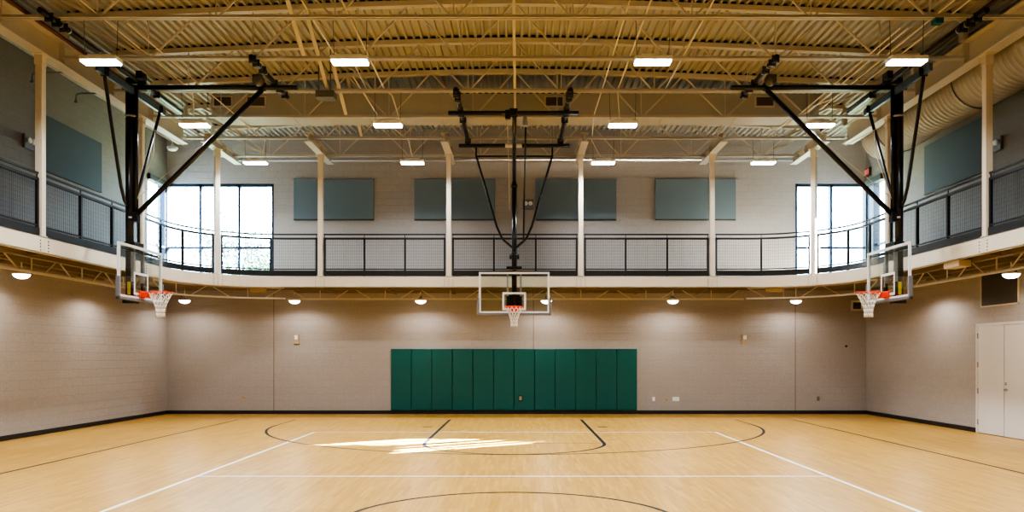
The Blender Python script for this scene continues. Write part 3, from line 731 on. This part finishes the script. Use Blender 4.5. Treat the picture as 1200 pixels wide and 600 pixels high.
# ------------------------------------------------------------------ basketball hoops
def board_parts(r, T):
    """local frame: u along the board, d in front (+) of the board face, z up; board face at d = 0"""
    zb, zt, hw = 2.90, 3.967, .915
    fr = MB(); t = .05
    fr.box(-hw, hw, -.045, 0, zb, zb+t); fr.box(-hw, hw, -.045, 0, zt-t, zt); fr.box(-hw, -hw+t, -.045, 0, zb+t, zt-t); fr.box(hw-t, hw, -.045, 0, zb+t, zt-t)
    fr.build('backboard_frame', M['alum'], r, T=T)
    g = MB(); g.box(-hw+.02, hw-.02, -.03, -.018, zb+.02, zt-.02); gl = g.build('backboard_glass', M['bglass'], r, T=T)
    s = MB(); a, z0, z1, q = .305, 2.985, 3.445, .05
    s.box(-a, a, -.016, -.012, z0, z0+q); s.box(-a, a, -.016, -.012, z1-q, z1); s.box(-a, -a+q, -.016, -.012, z0+q, z1-q); s.box(a-q, a, -.016, -.012, z0+q, z1-q)
    s.build('target_square', M['alum'], gl, T=T)
    p = MB(); p.rbox(-hw-.045, hw+.045, -.055, .02, zb-.05, zb+.012, .015); p.rbox(-hw-.045, -hw+.012, -.055, .02, zb-.05, zb+.40, .015); p.rbox(hw-.012, hw+.045, -.055, .02, zb-.05, zb+.40, .015)
    p.build('edge_padding', M['pad_grey'], r, T=T)
    rm = MB(); rc = .381
    rm.tube([(.2325*math.cos(k*PI/18), rc+.2325*math.sin(k*PI/18), 3.05) for k in range(36)], .011, 8, closed=True)
    rm.rbox(-.09, .09, 0, .15, 2.94, 3.055, .012); rm.rbox(-.115, .115, 0, .02, 2.93, 3.08, .006)
    for sg in (-1, 1): rm.bar((sg*.05, .14, 2.96), (sg*.15, .25, 3.04), .015, .02)
    for k in range(12):
        a_ = 2*PI*(k+.5)/12; rm.tube([(.2325*math.cos(a_), rc+.2325*math.sin(a_), 3.045), (.222*math.cos(a_), rc+.222*math.sin(a_), 3.025)], .006, 5)
    rim = rm.build('rim', M['orange'], r, T=T)
    n = MB(); lv = [(.228, 3.035), (.19, 2.965), (.15, 2.885), (.115, 2.80), (.09, 2.715), (.08, 2.625), (.085, 2.54)]
    def np(j, k):
        rr, z = lv[j]; a_ = 2*PI*(k+(.5 if j % 2 else 0)+.5)/12
        return (rr*math.cos(a_), rc+rr*math.sin(a_), z)
    for j in range(len(lv)-1):
        for k in range(12):
            n.tube([np(j, k), np(j+1, k)], .0058, 5); n.tube([np(j, k), np(j+1, k-1 if j % 2 == 0 else k+1)], .0058, 5)
    n.build('net', M['net'], rim, T=T)

def clamp(mb, p, s=.07):
    x, y, z = p
    mb.rbox(x-s, x+s, y-s, y+s, z-s, z+s, .012); mb.box(x-s*1.3, x+s*1.3, y-.012, y+.012, z-s*1.2, z+s*1.5)

def hoop_middle():
    cx, yb = X0-.03, 20.3; ym = 20.68
    r = thing('basketball_hoop', 'middle ceiling-hung basketball hoop facing the camera before the green pads', 'basketball hoop', (cx, yb, 2.6), 'ceiling-hung basketball hoops')
    board_parts(r, lambda u, d_, z: (cx+u, yb-d_, z-.05))
    B = M['black']
    m = MB(); m.tube([(cx, ym, 6.3), (cx, ym, 3.05)], .068, 14); m.tube([(cx, ym, 6.28), (cx, ym, 6.45), (cx, ym, 7.25)], .05, 12); m.build('mast', B, r)
    m = MB()
    for z, rr in ((4.38, .095), (6.22, .085), (4.45, .08), (3.9, .08)): m.tube([(cx, ym, z-.03), (cx, ym, z+.03)], rr, 14)
    for s in (-1, 1): m.tube([(cx+s*.1, ym, 4.3), (cx+s*.1, ym, 4.42)], .03, 8)
    m.build('mast_collar', B, r)
    m = MB(); m.rbox(cx-.2, cx+.2, yb+.05, ym, 3.99, 4.07, .01); m.box(cx-.84, cx+.84, yb+.05, yb+.1, 3.855, 3.905); m.build('backboard_bracket', B, r)
    for s in (-1, 1):
        m = MB(); m.box(cx+s*.17-.025, cx+s*.17+.025, yb+.045, yb+.1, 3.3, 3.9); m.build('board_channel', M['grey'], r)
        m = MB(); m.box(cx+s*.17-.03, cx+s*.17+.03, yb+.1, yb+.25, 2.95, 3.42); m.bar((cx+s*.17, yb+.2, 3.2), (cx+s*.05, ym, 3.2), .05, .3); m.build('board_strut', B, r)
    # pipes under the joists
    y1, y2, zp = 17.85, 20.62, 7.27
    m = MB(); m.tube([(cx-1.48, y1, zp), (cx+1.48, y1, zp)], .05, 12); m.build('cross_pipe', B, r)
    m = MB(); m.tube([(cx-1.45, y2, zp), (cx+1.45, y2, zp)], .05, 12); m.build('cross_pipe', B, r)
    for s in (-1, 1):
        m = MB(); m.tube([(cx+s*1.21, 16.55, zp+.1), (cx+s*1.21, 20.85, zp+.1)], .05, 12); m.build('ceiling_pipe', B, r)
        for y, dz, q in [(y, .1, .06) for y in (16.86, 18.69, 20.52)]+[(y, .07, .05) for y in (16.86-.18, 16.86+.2, y1, y1+.3, y2)]:
            m = MB(); clamp(m, (cx+s*1.21, y, zp+dz), q); m.build('beam_clamp', B, r)
        for y in (16.95, 17.3, 18.0, 18.35, 20.3):
            m = MB(); m.tube([(cx+s*1.21, y, zp+.1), (cx+s*1.21, y+.025, zp+.1)], .054, 12); m.build('clamp_band', M['grey'], r)
        m = MB(); m.tube([(cx+s*1.0, y2, zp), (cx+s*1.0, y2, 6.99)], .025, 8); m.build('drop_rod', B, r)
        m = MB(); m.tube([(cx+s*1.0, y2, 7.0), (cx+s*.98, y2, 6.93), (cx+s*.46, y2+.02, 5.15), (cx+s*.33, y2+.03, 4.86), (cx+s*.26, y2+.03, 4.78), (cx+s*.05, ym, 4.6)], .03, 10); m.build('side_brace', B, r)
    m = MB(); m.tube([(cx-1.02, y2, 6.99), (cx+1.02, y2, 6.99)], .022, 8); m.build('brace_pipe', B, r)
    m = MB(); m.tube([(cx+.02, y1, zp-.05), (cx+.0, ym-.1, 6.35)], .05, 12); clamp(m, (cx, y1, zp), .07); m.build('front_brace', B, r)
    m = MB(); m.tube([(cx+.28, y1, zp-.1), (cx+.24, ym-.1, 4.72)], .022, 8); m.build('folding_brace', B, r)
    m = MB(); m.lathe((cx+.26, y1+.02, 7.0), [(.02, .24), (.035, .2), (.05, .12), (.07, .0), (.06, -.03), (.02, -.035)], 14); m.build('winch_motor', M['grey'], r)
    m = MB(); m.tube([(cx-.24, y2, zp), (cx+.2, y2, zp)], .053, 12); m.build('pivot_sleeve', M['conduit'], r)
    m = MB(); m.tube([(cx-.13, y1, zp), (cx-.13, y1+.05, 6.9), (cx-.14, ym, 6.2), (cx-.12, ym, 5.6)], .008, 5); m.build('hoist_cable', M['rope'], r)
    m = MB(); m.rbox(cx-.19, cx-.07, y1-.06, y1+.06, zp-.14, zp+.06, .01); m.build('cable_pulley', B, r)

def hoop_side(mirror, label):
    F = (lambda x, y, z: (2*X0-x, y, z)) if mirror else (lambda x, y, z: (x, y, z))
    xb, yc = -7.73, 16.1; xm = -7.98
    r = thing('basketball_hoop', label, 'basketball hoop', F(xb, yc, 2.6), 'ceiling-hung basketball hoops')
    board_parts(r, lambda u, d_, z: F(xb+d_, yc+u, z))
    B = M['black']; zp = 7.27
    m = MB(); m.tube([(xm, yc, 7.3), (xm, yc, 2.9)], .08, 14); m.build('mast', B, r, T=F)
    m = MB(); m.tube([(xm+.12, yc+.02, 7.25), (xm+.12, yc+.02, 4.6)], .045, 12); m.build('folding_brace', B, r, T=F)
    for z in (6.66, 4.58):
        m = MB(); m.tube([(xm+.02, yc+.02, z-.02), (xm+.02, yc+.02, z+.02)], .125 if z > 6 else .1, 14); m.build('mast_collar', M['grey'], r, T=F)
    m = MB(); m.box(xb-.1, xb-.05, yc-.84, yc+.84, 3.855, 3.905); m.rbox(xm-.02, xb-.05, yc-.2, yc+.2, 3.99, 4.07, .01); m.build('backboard_bracket', B, r, T=F)
    for s in (-1, 1):
        m = MB(); m.box(xb-.11, xb-.05, yc+s*.2-.035, yc+s*.2+.035, 3.25, 3.92); m.build('board_channel', M['grey'], r, T=F)
        m = MB(); m.box(xb-.1, xb-.05, yc+s*.2-.03, yc+s*.2+.03, 2.95, 3.3); m.build('board_strut', B, r, T=F)
    m = MB(); m.rbox(xm-.1, xm+.14, yc-.12, yc+.12, 2.82, 2.96, .012); m.build('mast_foot', B, r, T=F)
    m = MB(); m.box(xm, xm+.06, yc-.1, yc-.085, 3.0, 3.26); m.build('warning_tag', M['yellow'], r, T=F)
    # ceiling pipes
    m = MB(); m.tube([(-8.15, yc+.05, zp), (-4.55, yc+.05, zp)], .05, 12); m.build('cross_pipe', B, r, T=F)
    m = MB(); m.tube([(-5.03, 14.75, zp+.1), (-5.03, 17.05, zp+.1)], .05, 12); m.build('ceiling_pipe', B, r, T=F)
    m = MB(); m.tube([(-7.78, 12.75, zp+.1), (-7.78, 18.1, zp+.1)], .05, 12); m.build('ceiling_pipe', B, r, T=F)
    for x, y in [(-5.03, v) for v in (15.03, 16.86, 15.03-.2, 15.4, 16.15, 16.5)]+[(-7.78, v) for v in (13.2, 13.42, 15.03, 16.15, 16.86, 13.0)]:
        m = MB(); clamp(m, (x, y, zp+.08), .052); m.build('beam_clamp', B, r, T=F)
    for x, y in [(-5.03, v) for v in (15.2, 15.55, 16.7)]+[(-7.78, v) for v in (13.3, 13.55, 14.6)]:
        m = MB(); m.tube([(x, y, zp+.1), (x, y+.025, zp+.1)], .055, 12); m.build('clamp_band', M['grey'], r, T=F)
    m = MB(); m.box(-7.93, -7.87, 14.7, 17.5, 7.1, 7.24); m.build('brace_channel', M['bluegrey'], r, T=F)
    for y in (14.98, 17.25):
        s = 1 if y > yc else -1
        m = MB(); m.tube([(-7.9, y, 7.2), (-7.9, y, 7.05), (xm, yc+s*.35, 5.15), (xm, yc+s*.22, 4.9), (xm, yc+s*.06, 4.78)], .033, 10); clamp(m, (-7.9, y, 7.16), .06); m.build('side_brace', B, r, T=F)
    m = MB(); m.tube([(-5.28, yc+.05, 7.22), (-7.9, yc+.02, 4.6)], .05, 12); clamp(m, (-5.28, yc+.05, zp), .06); m.rbox(-7.95, -7.8, yc-.06, yc+.08, 4.5, 4.7, .01); m.build('diagonal_brace', B, r, T=F)
    m = MB(); m.lathe((-5.3, yc-.12, 7.36), [(.02, -.06), (.115, -.05), (.115, .05), (.02, .06)], 18, 'y'); m.build('winch_drum', M['dgrey'], r, T=F)
    m = MB(); m.rbox(-7.72, -7.6, yc-.3, yc-.05, 7.34, 7.5, .02); m.rbox(-8.0, -7.62, yc-.12, yc-.02, 7.32, 7.42, .01); m.build('pivot_bracket', B, r, T=F)
    m = MB(); m.tube([(-5.3, yc+.1, 7.2), (-6.0, yc+.1, 6.55), (xm+.1, yc+.1, 5.0)], .007, 5); m.build('hoist_cable', M['rope'], r, T=F)
    m = MB(); m.tube([(xm+.1, yc, 6.66), (-7.6, yc+.05, 6.45), (-7.4, yc+.1, 6.35), (-7.0, yc+.3, 6.15)], .009, 5); m.tube([(-7.5, yc+.07, 6.4), (-7.53, yc+.07, 5.9), (-7.85, yc, 4.9)], .009, 5); m.build('cord', M['rope'], r, T=F)
hoop_middle()
hoop_side(False, 'left ceiling-hung basketball hoop, its backboard turned to the right')
hoop_side(True, 'right ceiling-hung basketball hoop, its backboard turned to the left')

# ------------------------------------------------------------------ outside: ground and trees beyond the left corner window
g = MB(); g.box(-60, 60, YW+.31, 110, -.25, -.05); struct(g, 'ground', M['ground'])
def tree(x, y, h, label, leafm, nleaf, dens, bare):
    rnd = random.Random(int(x*100)+int(y))
    r = thing('tree', label, 'tree', (x, y, -.05), 'trees outside the corner window')
    m = MB(); tips = []
    def branch(p, d_, L_, rad, lv):
        q = p+d_*L_; mid = (p+q)/2+Vector((rnd.uniform(-.05,.05), rnd.uniform(-.05,.05), 0))*L_
        m.tube([p, mid, q], [rad, rad*.8, rad*.6], 6); tips.append((q, lv)); tips.append((mid, lv))
        if lv < 4:
            for k in range(3 if lv < 3 else 2):
                nd = (d_+Vector((rnd.uniform(-1,1), rnd.uniform(-1,1), rnd.uniform(-.1,.7)))*.62).normalized()
                branch(p+d_*L_*rnd.uniform(.6, 1), nd, L_*rnd.uniform(.6,.8), rad*.55, lv+1)
    branch(Vector((x, y, -.05)), Vector((0,0,1)), h*.36, h*.016, 0)
    m.build('trunk', M['bark'], r)
    lf = MB(); hi = [t for t, lv in tips if lv >= 2]
    for k in range(nleaf):
        c = rnd.choice(hi)+Vector((rnd.gauss(0,dens), rnd.gauss(0,dens), rnd.gauss(0,dens)))
        a = Vector((rnd.uniform(-1,1), rnd.uniform(-1,1), rnd.uniform(-1,1))).normalized(); b_ = a.cross(Vector((rnd.uniform(-1,1), rnd.uniform(-1,1), rnd.uniform(-1,1)))).normalized()
        s = rnd.uniform(.04, .09); lf.add([c-a*s, c+b_*s*.6, c+a*s, c-b_*s*.6], [(0,1,2,3)])
    lf.build('foliage', leafm, r)
tree(-15.6, 31.5, 7.6, 'thin half-bare tree seen through the left edge of corner window', M['leaf'], 1500, .25, True)
tree(-12.2, 33.5, 8.6, 'tallest half-bare tree outside, in the middle of the left corner window', M['leaf'], 1500, .25, True)
tree(-9.3, 29.6, 6.2, 'leafy green tree outside, at right of the left corner window', M['leaf_d'], 5200, .28, False)

# ------------------------------------------------------------------ daylight
wd = bpy.data.worlds.new('sky'); bpy.context.scene.world = wd; wd.use_nodes = True
nt = wd.node_tree; bg = nt.nodes['Background']
tc = nt.nodes.new('ShaderNodeTexCoord'); sx = nt.nodes.new('ShaderNodeSeparateXYZ'); nt.links.new(tc.outputs['Generated'], sx.inputs[0])
cr = nt.nodes.new('ShaderNodeValToRGB'); cr.color_ramp.elements[0].position = 0.0; cr.color_ramp.elements[0].color = (.70, .88, 1.0, 1)
cr.color_ramp.elements[1].position = .6; cr.color_ramp.elements[1].color = (.40, .68, 1.0, 1)
nt.links.new(sx.outputs['Z'], cr.inputs[0]); nt.links.new(cr.outputs['Color'], bg.inputs['Color'])
bg.inputs['Strength'].default_value = 22.0
sd = Vector((-.835, -.55, -.445))
l = bpy.data.lights.new('sun', 'SUN'); l.energy = 700; l.angle = .009; l.color = (1, .96, .9)
o = bpy.data.objects.new('sun', l); C.objects.link(o); o.location = (30, 40, 25); o.rotation_euler = sd.to_track_quat('-Z', 'Y').to_euler()
# sky light entering by the windows (portals guide the sampling)
def portal(loc, sx_, sy_, rot):
    l = bpy.data.lights.new('sky_portal', 'AREA'); l.shape = 'RECTANGLE'; l.size = sx_; l.size_y = sy_; l.cycles.is_portal = True
    o = bpy.data.objects.new('sky_portal', l); C.objects.link(o); o.location = loc; o.rotation_euler = rot
zc_ = (ZW0+ZW1)/2
portal(((XWL+WLX)/2, YW+.25, zc_), WLX-XWL, ZW1-ZW0, (-PI/2, 0, 0))
portal(((XWR+WRX)/2, YW+.25, zc_), XWR-WRX, ZW1-ZW0, (-PI/2, 0, 0))
portal((XWL-.25, (WSY+YW)/2, zc_), ZW1-ZW0, YW-WSY, (0, -PI/2, 0))
portal((XWR+.25, (WSY+YW)/2, zc_), ZW1-ZW0, YW-WSY, (0, PI/2, 0))

# ------------------------------------------------------------------ camera and look
cam = bpy.data.cameras.new('camera'); cam.lens = 920/1200*36; cam.sensor_width = 36; cam.sensor_fit = 'HORIZONTAL'
cam.shift_x = -8/1200; cam.shift_y = 117/1200; cam.clip_end = 300
co = bpy.data.objects.new('camera', cam); C.objects.link(co); co.location = (0, 0, 1.75); co.rotation_euler = (PI/2, 0, 0)
sc = bpy.context.scene; sc.camera = co
sc.view_settings.view_transform = 'AgX'; sc.view_settings.look = 'AgX - High Contrast'; sc.view_settings.exposure = -0.03
sc.cycles.use_denoising = True
sc.cycles.max_bounces = 8; sc.cycles.diffuse_bounces = 5; sc.cycles.transparent_max_bounces = 12
sc.cycles.sample_clamp_indirect = 8
